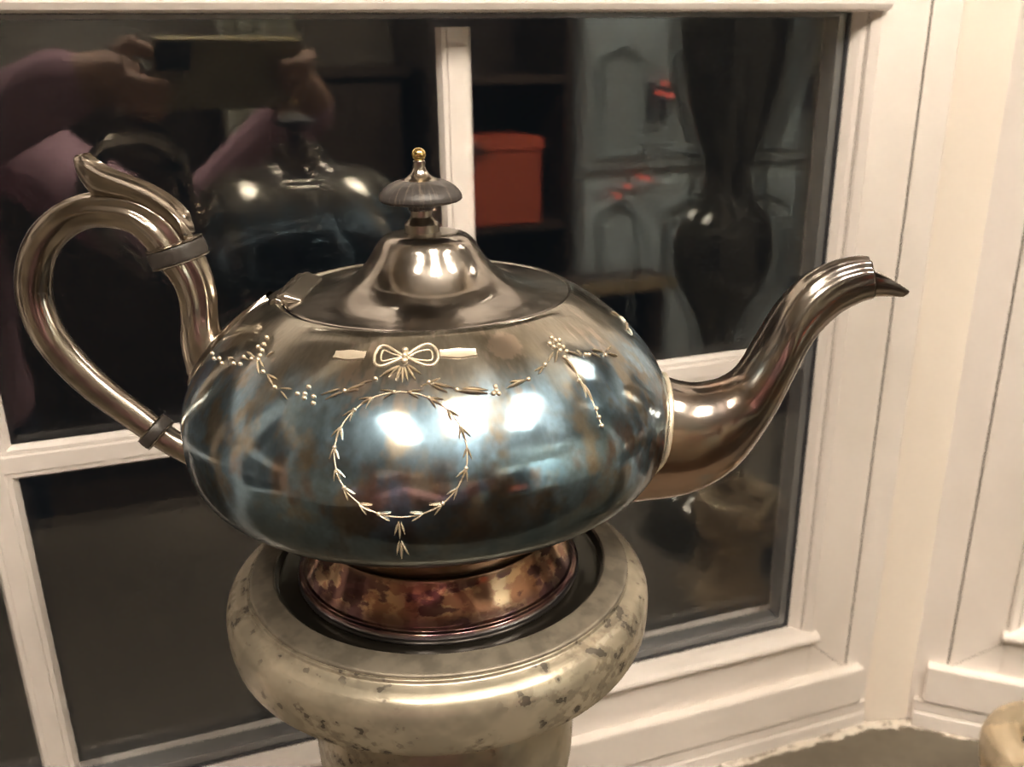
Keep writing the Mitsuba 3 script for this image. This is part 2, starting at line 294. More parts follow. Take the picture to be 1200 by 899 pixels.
# ------------------------------------------------------------------ teapot
R0, ZM, HU, HL, EU, EL = .0943, -.1321, .0600, .0356, 1.755, 3.68
def body_r(z):
    d = abs(z - ZM) / (HU if z > ZM else HL); e = EU if z > ZM else EL
    return R0 * max(0., 1 - d ** e) ** (1 / e)
def surf(az, z, lift=0.0):
    """Point of the body at azimuth az (degrees, 0 faces the room) and height z, raised by lift along the normal; and the normal."""
    a = math.radians(az); d = np.array([math.sin(a), -math.cos(a), 0.0]); s = (body_r(z + 1e-5) - body_r(z - 1e-5)) / 2e-5
    n = d - np.array([0, 0, s]); n /= np.linalg.norm(n)
    return np.array([AX[0], AX[1], z]) + d * body_r(z) + n * lift, n
ZR = -.0874
t = np.linspace(0, 1, 60)
ub = [(body_r(z), z) for z in ZR + (ZM - ZR) * np.sin(t * math.pi / 2)]
ang = np.linspace(0, math.pi / 2, 70)[1:]
lb = [(R0 * math.cos(a) ** (2 / EL), ZM - HL * math.sin(a) ** (2 / EL)) for a in ang]
lb = [q for q in lb if q[0] > .047]
prof = [(.0535, ZR - .0012), (body_r(ZR) - .0012, ZR - .0002)] + ub + lb + [(.0468, -.16775)]
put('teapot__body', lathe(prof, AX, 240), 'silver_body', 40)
foot = [(.0470, -.1676), (.0455, -.1690), (.0448, -.1715), (.0447, -.1745), (.0450, -.1775), (.0457, -.1800), (.0468, -.1822), (.0478, -.1838), (.0486, -.1846), (.0494, -.1848), (.0500, -.1856),
        (.0508, -.1885), (.0522, -.1925), (.0540, -.1965), (.0556, -.1995), (.0563, -.2008), (.0567, -.2022), (.0578, -.2028), (.0588, -.2042), (.0590, -.2056), (.0585, -.2068), (.0575, -.2074), (.0520, -.2074), (.0505, -.2040)]
put('teapot__foot', lathe(curve(foot, 4), AX + [.0010, 0], 200), 'silver_foot', 40)
LX = AX + [.0012, -.0004]
lid = [(.0005, -.0650), (.0060, -.0651), (.0100, -.0653), (.0138, -.0659), (.0164, -.0671), (.0182, -.0690), (.0196, -.0712), (.0212, -.0738), (.0234, -.0768), (.0262, -.0796), (.0300, -.0824), (.0355, -.0849), (.0425, -.0866), (.0490, -.0874), (.0528, -.0877), (.0538, -.0879)]
lp = np.vstack([curve(lid, 8), [(.0542, -.0882), (.0541, -.0887), (.0532, -.0889), (.048, -.0881)]])
put('teapot__lid', lathe(lp, LX, 240), 'silver_lid', 40)
base = [(.0001, -.0560), (.0040, -.0560), (.0039, -.0585), (.0040, -.0594), (.0062, -.0618), (.0065, -.0622), (.0065, -.0653), (.0069, -.0656), (.0071, -.0660), (.005, -.0664), (.0001, -.0664)]
put('teapot__lid__knob_stem', lathe(base, AX, 48), 'silver_dull', 30)
disc = [(.0001, -.0459), (.0062, -.0460), (.0088, -.0464), (.0115, -.0476), (.0136, -.0492), (.0149, -.0509), (.0154, -.0524), (.0151, -.0532), (.0140, -.0538), (.0110, -.0544), (.0060, -.0550), (.0046, -.0556), (.0046, -.0566), (.0038, -.0572), (.0001, -.0572)]
put('teapot__lid__knob', lathe(curve(disc, 5), AX, 96), 'dark_wood_knob', 50)
cap = [(.0001, -.0386), (.0021, -.0390), (.0023, -.0400), (.0023, -.0412), (.0029, -.0428), (.0040, -.0443), (.0058, -.0456), (.0068, -.0461), (.0066, -.0465), (.0001, -.0465)]
put('teapot__lid__finial_cap', lathe(curve(cap, 4), AX, 48), 'silver_handle', 50)
s_ = trimesh.creation.icosphere(subdivisions=3, radius=.0027); s_.apply_scale((1, 1, .93)); s_.apply_translation((AX[0], AX[1], -.0370))
put('teapot__lid__finial_ball', s_, 'brass', True)

U = np.array([math.cos(math.radians(21)), -math.sin(math.radians(21)), 0.0]); SIDE = np.array([U[1], -U[0], 0.0])     # SIDE faces the room
def pl(s, z, off=0.0): return np.array([AX[0], AX[1], 0]) + U * s + np.array([0, 0, z]) + SIDE * off
# spout: pairs of upper and lower outline points (distance from the axis, height)
SP = [(.0860, -.1205, .0730, -.1765), (.0905, -.1227, .0804, -.1760), (.0956, -.1243, .0864, -.1752), (.1007, -.1258, .0978, -.1737), (.1054, -.1263, .1071, -.1709), (.1106, -.1256, .1158, -.1659), (.1162, -.1235, .1233, -.1594), (.1218, -.1182, .1298, -.1500),
      (.1283, -.1054, .1362, -.1372), (.1348, -.0933, .1411, -.1246), (.1429, -.0837, .1476, -.1092), (.1525, -.0779, .1559, -.0987), (.1615, -.0758, .1640, -.0935), (.1664, -.0760, .1692, -.0917)]
c = curve(SP, 8); ns = len(c); th = np.linspace(0, 2 * np.pi, 96, endpoint=False)
def spout_rings(lo, scale, side_scale, flute):
    v = []
    for i in range(lo, ns):
        q = i / (ns - 1); up_, dn = pl(c[i, 0], c[i, 1]), pl(c[i, 2], c[i, 3]); half = (up_ - dn) / 2; L = np.linalg.norm(half)
        w = np.clip((q - .60) / .40, 0, 1) ** 1.3 * flute; k = 1 + w * .075 * np.cos(11 * th) * np.clip(np.cos(th) + .35, 0, 1) / 1.35
        side = L * (.74 + .12 * min(1, q * 2.5))
        v.append((up_ + dn) / 2 + k[:, None] * (np.cos(th)[:, None] * half * scale + np.sin(th)[:, None] * SIDE * side * side_scale))
    f, n = [], 96; j = np.arange(n); k = (j + 1) % n
    for i in range(len(v) - 1): f += [np.stack([i * n + j, i * n + k, (i + 1) * n + k], -1), np.stack([i * n + j, (i + 1) * n + k, (i + 1) * n + j], -1)]
    return np.concatenate(v), np.concatenate(f)
v0, f0 = spout_rings(0, 1, 1, 1); v1, f1 = spout_rings(ns - 30, .86, .86, .6); n0, n1 = len(v0), len(v1); j = np.arange(96); k = (j + 1) % 96
rim = np.vstack([np.stack([n0 - 96 + j, n0 - 96 + k, n0 + n1 - 96 + k], 1), np.stack([n0 - 96 + j, n0 + n1 - 96 + k, n0 + n1 - 96 + j], 1)])
m = trimesh.Trimesh(np.vstack([v0, v1]), np.vstack([f0, f1[:, ::-1] + n0, rim]), process=False)
probe = m.triangles_center[96 * 40] - (pl(c[20, 0], c[20, 1]) + pl(c[20, 2], c[20, 3])) / 2
if probe @ m.face_normals[96 * 40] < 0: m.invert()
put('teapot__spout', m, 'silver_spout', True)
# lip: the lower half runs on as an open beak
LIP = [(.1560, -.0862, .0083), (.1625, -.0838, .0081), (.1690, -.0840, .0074), (.1740, -.0853, .0060), (.1785, -.0872, .0042), (.1815, -.0888, .0028), (.1826, -.0894, .0012)]
c = curve(LIP, 8); P = np.array([pl(a, b) for a, b, r in c]); tan = np.gradient(P, axis=0); tan /= np.linalg.norm(tan, axis=1, keepdims=True)
upv = np.cross(tan, SIDE); upv /= np.linalg.norm(upv, axis=1, keepdims=True)
if upv[0][2] < 0: upv = -upv
th = np.linspace(-.08 * math.pi, 1.08 * math.pi, 40); rows = []
for i in range(len(P)):
    r = c[i, 2]; o = P[i] - np.sin(th)[:, None] * upv[i] * r + np.cos(th)[:, None] * SIDE * r * .86
    q = P[i] - np.sin(th)[:, None] * upv[i] * (r - .0011) + np.cos(th)[:, None] * SIDE * max(r * .86 - .0011, .0002)
    rows.append(np.vstack([o, q[::-1]]))
nn = 80; v = np.vstack(rows); f = []
for i in range(len(rows) - 1):
    j = np.arange(nn); k = (j + 1) % nn
    f += [np.stack([i * nn + j, i * nn + k, (i + 1) * nn + k], 1), np.stack([i * nn + j, (i + 1) * nn + k, (i + 1) * nn + j], 1)]
for i in (0, len(rows) - 1):
    j = np.arange(39); f += [np.stack([i * nn + j, i * nn + j + 1, i * nn + 78 - j], 1), np.stack([i * nn + j, i * nn + 78 - j, i * nn + 79 - j], 1)]
lipm = trimesh.Trimesh(v, np.concatenate(f), process=False); lipm.fix_normals()
put('teapot__spout__lip', lipm, 'silver_spout', 50)
# seam where the spout meets the body
def lift_out(p, extra=.0008):
    d = p[:2] - AX; z = p[2]; r = body_r(z); q = AX + d / np.linalg.norm(d) * (r + extra); return np.array([q[0], q[1], z])
th = np.linspace(0, 2 * math.pi, 61)
seam = [lift_out(pl(.088, -.1495 + .0262 * math.cos(a), .0205 * math.sin(a))) for a in th[:-1]]
seam.append(seam[0]); put('teapot__spout__seam', sweep(seam, .0012, .0012, U, 10, caps=False), 'silver_bright', True)

# handle
HA = [(-.0850, -.1165, .0115), (-.0872, -.1110, .0098), (-.0884, -.1060, .0084), (-.0885, -.0985, .0072), (-.0882, -.0888, .0072), (-.0901, -.0797, .0078), (-.0941, -.0724, .0084), (-.0971, -.0664, .0086), (-.1010, -.0618, .0083), (-.1078, -.0576, .0074), (-.1174, -.0561, .0066),
      (-.1262, -.0566, .0063), (-.1352, -.0602, .0064), (-.1438, -.0674, .0066), (-.1493, -.0767, .0068), (-.1519, -.0868, .0069), (-.1516, -.0958, .0068), (-.1492, -.1051, .0067), (-.1444, -.1139, .0066), (-.1382, -.1222, .0065), (-.1312, -.1298, .0062), (-.1220, -.1380, .0059), (-.1128, -.1462, .0056),
      (-.1048, -.1523, .0054), (-.0966, -.1563, .0062), (-.0890, -.1580, .0085)]
c = curve(HA, 6); pts = np.array([pl(a, b) for a, b, r in c]); nh = len(pts)
def handle_mod(i, th):
    q = i / (nh - 1); w = np.clip((q - .10) / .06, 0, 1) * np.clip((.50 - q) / .14, 0, 1)
    return 1 + w * .085 * np.cos(8 * th)
put('teapot__handle', sweep(pts, c[:, 2], c[:, 2] * .92, SIDE, 64, handle_mod), 'silver_handle', True)
def collar(key, s, z, ds, dz, r, half):
    d = np.array([ds, dz]) / math.hypot(ds, dz)
    P = [pl(s + d[0] * q, z + d[1] * q) for q in (-half, -half * .9, -half * .55, half * .55, half * .9, half)]
    k = put(key, sweep(P, [r * .80, r * .96, r, r, r * .96, r * .80], [r * .80, r * .96, r, r, r * .96, r * .80], SIDE, 48), 'insulator', 40)
    for e in (-1, 1):
        C_ = [pl(s + d[0] * q, z + d[1] * q) for q in (e * half * .98, e * half * 1.10, e * half * 1.22)]
        put(k + '__silver_edge', sweep(C_, [r * .97, r * 1.0, r * .93], [r * .97, r * 1.0, r * .93], SIDE, 48), 'silver_dull', 40)
collar('teapot__handle__collar', -.0936, -.0724, -.0022, .0079, .0112, .0032)
collar('teapot__handle__collar', -.1126, -.1464, .0040, -.0038, .0076, .0024)
# leaf-shaped thumb rest on top of the handle
TH = [(-.0880, -.0655, .0060), (-.0920, -.0592, .0068), (-.0965, -.0546, .0076), (-.1034, -.0502, .0080), (-.1108, -.0470, .0078), (-.1172, -.0443, .0074), (-.1216, -.0415, .0068), (-.1243, -.0385, .0056), (-.1251, -.0366, .0040), (-.1253, -.0358, .0016)]
c = curve(TH, 7); P = np.array([pl(a, b) for a, b, r in c]); tan = np.gradient(P, axis=0); tan /= np.linalg.norm(tan, axis=1, keepdims=True)
upv = np.cross(tan, SIDE); upv /= np.linalg.norm(upv, axis=1, keepdims=True)
if upv[10][2] < 0: upv = -upv
uu = np.linspace(-1, 1, 15); rows = []
LO = np.array([pl(a, b) for a, b in curve([(-.0885, -.0680), (-.0930, -.0620), (-.0978, -.0578), (-.1042, -.0545), (-.1112, -.0530), (-.1168, -.0522), (-.1215, -.0505), (-.1252, -.0455), (-.1262, -.0410), (-.1262, -.0372)], 7)])
for i in range(len(P)):
    b = c[i, 2]; w_ = min(1., i / 6)
    top = P[i] + uu[:, None] * SIDE * b + (np.abs(uu) ** 2.5)[:, None] * upv[i] * .0024 * w_
    k_ = 1 - uu[::-1, None] ** 2; low = P[i] + uu[::-1, None] * SIDE * b * (.97 - .25 * k_) + (LO[i] - P[i]) * k_ ** .7 - .0005 * upv[i]
    rows.append(np.vstack([top, low]))
nn = 30; v = np.vstack(rows); f = []
for i in range(len(rows) - 1):
    j = np.arange(nn); k = (j + 1) % nn
    f += [np.stack([i * nn + j, i * nn + k, (i + 1) * nn + k], 1), np.stack([i * nn + j, (i + 1) * nn + k, (i + 1) * nn + j], 1)]
for i in (0, len(rows) - 1):
    j = np.arange(14); f += [np.stack([i * nn + j, i * nn + j + 1, i * nn + 28 - j], 1), np.stack([i * nn + j, i * nn + 28 - j, i * nn + 29 - j], 1)]
m = trimesh.Trimesh(v, np.concatenate(f), process=False); m.fix_normals(); put('teapot__handle__thumb_rest', m, 'silver_handle', 40)
# shield plate soldered to the body under the handle
def patch(az0, daz, z0, z1, lift, n=28, shape=None):
    rows = []
    for i in range(n + 1):
        q = i / n; z = z0 + (z1 - z0) * q; hw = daz * (shape(q) if shape else math.sin(math.pi * q) ** .5) + .15
        row = [surf(az0 + hw * s, z, lift if abs(s) < .99 else -.0006)[0] for s in np.linspace(-1, 1, 17)]; rows.append(row)
    v = np.array(rows).reshape(-1, 3); f = []
    for i in range(n):
        for s in range(16):
            a = i * 17 + s; f += [(a, a + 1, a + 18), (a, a + 18, a + 17)]
    return trimesh.Trimesh(v, f, process=False)
put('teapot__handle__shield_plate', patch(-111, 15, -.0895, -.1230, .0013, shape=lambda q: min(1, .25 + 1.6 * q) * (1 - max(0, q - .55) ** 2 * 2.6)), two_key := 'silver_handle', 40)
put('teapot__handle__shield_plate', patch(-111, 9, -.1460, -.1655, .0010), 'silver_handle', 40)
# lid hinge
HD = -U; HT = SIDE; HO = np.array([LX[0], LX[1], 0])
hm = sweep([HO + [0, 0, -.0880] + HD * .0535 + HT * q for q in (-.0195, -.0188, -.01, 0, .01, .0188, .0195)], [.0018, .0028, .003, .003, .003, .0028, .0018], [.0018, .0028, .003, .003, .003, .0028, .0018], np.array([0, 0, 1.]), 20)
flap = organic([m3.Manifold.batch_hull([ball(HO + [0, 0, z] + HD * d + HT * q, rr_, 16) for q in (-.0165, .0165) for d, z, rr_ in ((.0455, -.0874, .0012), (.0530, -.0872, .0020), (.0505, -.0862, .0022))])], .0009, 10)
put('teapot__lid__hinge', cat(hm, flap), 'silver_dull', True)

# ------------------------------------------------------------------ chased ornament on the body
ORN = {
    'ribbon': [[-40.6,-0.0932,-31.3,-0.0928],[-10.3,-0.0925,0.1,-0.0929]],
    'bowfan': [[-21.4,-0.0949,-26.0,-0.0975],[-21.2,-0.0949,-23.7,-0.0975],[-20.7,-0.0951,-21.9,-0.0982],[-20.3,-0.0951,-20.2,-0.0988],[-19.9,-0.0951,-18.8,-0.0985],[-19.4,-0.0949,-16.9,-0.0983],[-19.2,-0.0947,-15.5,-0.097]],
    'bowbead': [[-20.2,-0.0914],[-20.1,-0.0926],[-20.0,-0.0938]],
    'bowloops': [[[-20.8,-0.0926],[-23.4,-0.0914],[-26.1,-0.0905],[-28.0,-0.0908],[-28.7,-0.0925],[-28.1,-0.0944],[-26.3,-0.095],[-24.2,-0.0944],[-22.1,-0.0936],[-20.8,-0.093]],[[-19.4,-0.0924],[-17.1,-0.0911],[-14.4,-0.0902],[-12.2,-0.0905],[-10.9,-0.0921],[-11.1,-0.0938],[-12.6,-0.0949],[-14.6,-0.0948],[-17.0,-0.094],[-19.4,-0.093]],[[-21.2,-0.0928],[-23.7,-0.0922],[-26.6,-0.0915],[-26.4,-0.0938],[-23.7,-0.0934],[-21.2,-0.093]],[[-18.9,-0.0928],[-16.1,-0.0917],[-12.8,-0.0916],[-12.7,-0.0937],[-16.1,-0.0936],[-18.9,-0.093]]],
    'gleft': [[-27.6,-0.0984,-30.7,-0.0993],[-29.3,-0.0992,-33.5,-0.1009],[-30.6,-0.1005,-33.8,-0.1015],[-34.2,-0.1014,-38.0,-0.1036],[-35.3,-0.1008,-39.4,-0.1027],[-47.7,-0.1024,-51.2,-0.1028],[-50.6,-0.1034,-47.6,-0.105],[-53.6,-0.1026,-57.7,-0.1006],[-53.7,-0.1009,-58.2,-0.1005],[-60.6,-0.0992,-64.2,-0.0979],[-60.4,-0.101,-64.9,-0.0983],[-61.4,-0.0953,-62.7,-0.0969]],
    'gleftbead': [[-41.3,-0.1032],[-43.6,-0.1012],[-43.8,-0.1029],[-43.5,-0.1039],[-40.7,-0.1048],[-45.8,-0.1032],[-53.2,-0.1028],[-59.9,-0.1002],[-69.5,-0.0956],[-66.5,-0.0959],[-65.5,-0.0971],[-68.0,-0.0946],[-64.8,-0.0981],[-69.7,-0.0931],[-27.0,-0.0979],[-33.9,-0.1011]],
    'gfar': [[-67.9,-0.099,-72.0,-0.0994],[-78.9,-0.1012,-74.4,-0.1006],[-72.0,-0.0977,-66.3,-0.098]],
    'gfarbead': [[-87.1,-0.1043],[-83.5,-0.103],[-79.5,-0.1032],[-76.8,-0.101],[-73.9,-0.1014],[-71.5,-0.099],[-67.7,-0.0985],[-92.4,-0.1046],[-70.6,-0.1007]],
    'gright': [[-13.7,-0.099,-10.9,-0.098],[-13.7,-0.099,-15.7,-0.0997],[-13.3,-0.0994,-9.5,-0.1015],[-12.7,-0.0991,-7.8,-0.1006],[-6.9,-0.1013,-0.1,-0.1027],[-5.8,-0.1008,0.1,-0.1019],[4.6,-0.1021,11.0,-0.1009],[5.8,-0.1008,10.7,-0.1011],[13.5,-0.0994,17.5,-0.0987],[14.2,-0.1004,17.1,-0.0988],[18.8,-0.0981,22.6,-0.0962],[20.8,-0.0987,24.1,-0.0963]],
    'grightbead': [[-13.7,-0.0988],[-7.2,-0.101],[2.1,-0.1013],[2.0,-0.1023],[1.1,-0.1028],[2.4,-0.103],[11.0,-0.1009],[17.6,-0.0985],[23.5,-0.0941],[25.7,-0.0931],[26.1,-0.0939],[27.7,-0.0941],[24.0,-0.0951],[26.1,-0.0951],[27.0,-0.0958],[25.1,-0.0963],[27.0,-0.097]],
    'gend': [[27.0,-0.097,30.1,-0.0992],[30.6,-0.0976,30.9,-0.0992],[34.5,-0.0995,36.6,-0.1014],[36.2,-0.0989,39.2,-0.1007],[40.9,-0.1015,43.5,-0.1035],[40.8,-0.1009,44.8,-0.1006]],
    'gendbead': [[32.3,-0.0993],[33.4,-0.0997],[39.3,-0.1015]],
    'pend': [[24.9,-0.0983,25.1,-0.1027],[25.5,-0.0994,24.9,-0.1026],[24.6,-0.1049,23.9,-0.1091],[25.1,-0.1058,25.0,-0.1107]],
    'pendbead': [[24.8,-0.0981],[24.6,-0.1044],[25.0,-0.1127],[24.7,-0.1151],[24.5,-0.1176]],
    'limb': [[70.3,-0.0971,72.5,-0.0997],[74.1,-0.1003,72.8,-0.1023],[66.4,-0.1018,64.5,-0.104],[71.2,-0.102,63.0,-0.1017]],
    'drop': [[-20.5,-0.136,-21.4,-0.1408],[-20.3,-0.1363,-20.4,-0.1421],[-20.0,-0.136,-19.4,-0.1405],[-20.6,-0.1427,-21.3,-0.1481],[-20.2,-0.1427,-19.0,-0.1481],[-20.2,-0.1427,-20.5,-0.1501]],
    'wreath': [[-21.9,-0.1009,-24.3,-0.1025],[-21.9,-0.1009,-25.2,-0.1005],[-26.8,-0.1023,-28.0,-0.1049],[-26.8,-0.1023,-29.5,-0.1042],[-26.8,-0.1023,-30.0,-0.1029],[-30.5,-0.1054,-31.0,-0.1082],[-30.5,-0.1054,-32.9,-0.1072],[-32.7,-0.1097,-31.9,-0.1129],[-32.7,-0.1097,-33.3,-0.1132],[-32.7,-0.1097,-34.4,-0.1124],[-33.3,-0.115,-32.1,-0.1179],[-33.3,-0.115,-34.0,-0.1183],[-32.5,-0.1205,-30.5,-0.1228],[-32.5,-0.1205,-31.3,-0.1242],[-32.5,-0.1205,-32.6,-0.1243],[-30.6,-0.1258,-28.4,-0.1275],[-30.6,-0.1258,-29.8,-0.1295],[-27.7,-0.1303,-25.2,-0.1306],[-27.7,-0.1303,-25.4,-0.1327],[-27.7,-0.1303,-26.4,-0.1339],[-24.1,-0.1335,-21.7,-0.1329],[-24.1,-0.1335,-22.1,-0.1358],[-18.8,-0.1009,-16.2,-0.1025],[-18.8,-0.1009,-15.6,-0.1006],[-13.9,-0.1024,-12.4,-0.105],[-13.9,-0.1024,-11.1,-0.1044],[-13.9,-0.1024,-10.7,-0.103],[-10.0,-0.1055,-9.3,-0.1084],[-10.0,-0.1055,-7.6,-0.1073],[-7.6,-0.1099,-8.2,-0.1131],[-7.6,-0.1099,-6.9,-0.1135],[-7.6,-0.1099,-5.8,-0.1126],[-6.8,-0.1152,-7.9,-0.1181],[-6.8,-0.1152,-6.1,-0.1185],[-7.4,-0.1208,-9.4,-0.123],[-7.4,-0.1208,-8.6,-0.1244],[-7.4,-0.1208,-7.4,-0.1246],[-9.3,-0.1261,-11.4,-0.1277],[-9.3,-0.1261,-10.2,-0.1297],[-12.2,-0.1305,-14.7,-0.1307],[-12.2,-0.1305,-14.7,-0.1328],[-12.2,-0.1305,-13.8,-0.1341],[-15.9,-0.1335,-18.3,-0.1329],[-15.9,-0.1335,-18.1,-0.1359]],
    'wreathring': [[-20.4,-0.1008],[-18.3,-0.101],[-16.3,-0.1014],[-14.5,-0.1021],[-12.8,-0.103],[-11.2,-0.1042],[-9.9,-0.1056],[-8.8,-0.1072],[-7.9,-0.109],[-7.3,-0.1109],[-7.0,-0.1129],[-6.8,-0.115],[-6.9,-0.1172],[-7.1,-0.1193],[-7.6,-0.1215],[-8.3,-0.1236],[-9.1,-0.1256],[-10.1,-0.1275],[-11.2,-0.1292],[-12.4,-0.1308],[-13.8,-0.1321],[-15.3,-0.1332],[-16.8,-0.134],[-18.4,-0.1344],[-20.0,-0.1346],[-21.6,-0.1344],[-23.2,-0.1339],[-24.7,-0.1331],[-26.2,-0.132],[-27.5,-0.1306],[-28.7,-0.129],[-29.9,-0.1273],[-30.8,-0.1253],[-31.7,-0.1233],[-32.3,-0.1212],[-32.8,-0.1191],[-33.2,-0.1169],[-33.3,-0.1148],[-33.2,-0.1127],[-32.9,-0.1107],[-32.4,-0.1088],[-31.6,-0.1071],[-30.6,-0.1055],[-29.3,-0.1041],[-27.8,-0.1029],[-26.2,-0.102],[-24.3,-0.1014],[-22.4,-0.101]]}
ORN = {k: [tuple(q) if not isinstance(q[0], list) else [tuple(w) for w in q] for q in v] for k, v in ORN.items()}
def leaf(a0, z0, a1, z1, width=.17, key='', lift=.0005):
    (p, n0), (q, n1) = surf(a0, z0, lift), surf(a1, z1, lift); L = np.linalg.norm(q - p); n = (n0 + n1) / 2; n /= np.linalg.norm(n)
    x = (q - p) / L; y = np.cross(n, x); t = np.linspace(0, 1, 9); w = L * width * np.sin(np.pi * t ** .8) ** .9 * .5 + 1e-5; v, f = [], []
    for i in range(9):
        c_ = p + (q - p) * t[i] + n * (.00012 - (t[i] - .5) ** 2 * 4 * .0001); c_ += n * L * L / (8 * .09) * (1 - (2 * t[i] - 1) ** 2)
        v += [c_ + y * w[i], c_ + n * min(w[i] * .9, .0009), c_ - y * w[i], c_ - n * .0006]
    for i in range(8):
        for s in range(4):
            a, b, c2, d = 4 * i + s, 4 * i + (s + 1) % 4, 4 * i + 4 + (s + 1) % 4, 4 * i + 4 + s; f += [(a, b, c2), (a, c2, d)]
    m = trimesh.Trimesh(np.array(v), f, process=False); m.fix_normals()
    put(key + '__leaf', m, 'silver_bright', 70)
def bead(a, z, r=.00085):
    s = trimesh.creation.icosphere(subdivisions=2, radius=r); s.apply_translation(surf(a, z, .0002)[0]); return s
def stem(pts, r=.00035): return sweep([surf(a, z, .0001)[0] for a, z in (pts if len(pts) < 4 or len(pts) > 30 else curve(pts, 5))], r, r, surf(*pts[0])[1], 8)
def ornament(key, stems, leaves, beads, width=.15, br=.0008):
    put(key, cat(*stems, *[bead(a, z, br) for a, z in beads]), 'silver_bright', True)
    for l in leaves: leaf(*l, width, key)
ends = lambda ls: [((a0, z0), (a1, z1)) for a0, z0, a1, z1 in ls]
ornament('teapot__wreath', [stem(ORN['wreathring'] + ORN['wreathring'][:1], .00028)], ORN['wreath'], [(w[0], w[1]) for w in ORN['wreath'][::5]], .16, .0007)
ornament('teapot__wreath_drop', [stem([ORN['drop'][0][:2], ORN['drop'][5][2:]], .00025)], ORN['drop'], [], .15) 
put('teapot__bow', cat(*[stem(q, .00055) for q in ORN['bowloops'][:2]], *[stem(q, .00032) for q in ORN['bowloops'][2:]], *[bead(a, z, .0011) for a, z in ORN['bowbead']]), 'silver_bright', True)
def ribbon(a0, z0, a1, z1):
    rows = []
    for t in np.linspace(0, 1, 12):
        a, z = a0 + (a1 - a0) * t, z0 + (z1 - z0) * t; h = .0011 * (1 - .4 * abs(2 * t - 1)) if t not in (0, 1) else .0008
        rows.append([surf(a, z + h * 1.2, -.0004)[0], surf(a, z + h, .0006)[0], surf(a, z, .0003)[0], surf(a, z - h, .0006)[0], surf(a, z - h * 1.2, -.0004)[0]])
    v = np.array(rows).reshape(-1, 3); f = []
    for i in range(11):
        for s in range(4): a = i * 5 + s; f += [(a, a + 1, a + 6), (a, a + 6, a + 5)]
    return trimesh.Trimesh(v, f, process=False)
for l in ORN['ribbon']: put('teapot__bow__ribbon', ribbon(*l), 'silver_bright', 50)
for l in ORN['bowfan']: leaf(*l, .16, 'teapot__bow')
ornament('teapot__garland', [stem([l[:2], l[2:]], .00022) for l in ORN['gleft'][1:3]], ORN['gleft'], ORN['gleftbead'])
ornament('teapot__garland_001', [stem([l[:2], l[2:]], .00022) for l in ORN['gright'][:2]], ORN['gright'], ORN['grightbead'])
ornament('teapot__garland_002', [], ORN['gfar'], ORN['gfarbead'])
ornament('teapot__garland_003', [stem(list(ORN['gendbead'][:2]), .0003)], ORN['gend'] + ORN['limb'], ORN['gendbead'])
ornament('teapot__garland_drop', [stem([ORN['pend'][0][2:], ORN['pend'][3][2:], ORN['pendbead'][-1]], .0003)], ORN['pend'], ORN['pendbead'])
tag('teapot', 'tarnished silver teapot with garland ornament, looped handle and swan-neck spout, standing on the glass pedestal', 'teapot')
for k, l in (('teapot__lid__knob', 'dark turned knob'), ('teapot__lid__finial_ball', 'small brass ball'), ('teapot__foot', 'bronze and purple tarnished foot ring'), ('teapot__handle__collar', 'dark insulating collar, the upper of two'), ('teapot__handle__collar_001', 'dark insulating collar, the lower of two'), ('teapot__wreath', 'oval chased wreath in the middle of the body'), ('teapot__bow', 'chased ribbon bow above the wreath')):
    labels[k] = {'label': l}

# ------------------------------------------------------------------ mercury glass pedestal
PX = AX + [.0008, 0]
drum = [(.0740, -.2062), (.0770, -.2061), (.0795, -.2060), (.0802, -.2072), (.0815, -.2080), (.0838, -.2091), (.0862, -.2110), (.0878, -.2138), (.0885, -.2170), (.0886, -.2220), (.0882, -.2268), (.0873, -.2308), (.0858, -.2332), (.0835, -.2346), (.0790, -.2354), (.0700, -.2362), (.0600, -.2372), (.0510, -.2390), (.0462, -.2415)]
neck = [(.0462, -.2415), (.0450, -.2440), (.0456, -.2470), (.0490, -.2540), (.0535, -.2640), (.0565, -.2760), (.0575, -.2900), (.0560, -.3060), (.0510, -.3240), (.0430, -.3400), (.0360, -.3500), (.0340, -.3620), (.0350, -.3900), (.0330, -.4250), (.0345, -.4550), (.0420, -.4800), (.0560, -.4960), (.0700, -.5110), (.0770, -.5240), (.0790, -.5330), (.0785, -.5375), (.0700, TOP), (.001, TOP)]
plate = [(.001, -.2074), (.0655, -.2074), (.0675, -.2068), (.0684, -.2045), (.0687, -.2036), (.0694, -.2030), (.0703, -.2030), (.0760, -.2042), (.0782, -.2047), (.0790, -.2053), (.0791, -.2064), (.0788, -.2076)]
put('glass_pedestal__drum', lathe(curve(drum, 6), PX, 200), 'mercury_glass', 50)
put('glass_pedestal__stem', lathe(curve(neck, 6), PX, 160), 'mercury_glass', 50)
put('glass_pedestal__top_plate', lathe(curve(plate[4:], 4), PX + [.0008, 0], 200), 'mercury_matt', 40)
put('glass_pedestal__recess', lathe(plate[:5], PX + [.0008, 0], 200), 'mercury_dark', 40)
tag('glass_pedestal', 'speckled mercury glass pedestal candle stand under the silver teapot', 'candle stand')

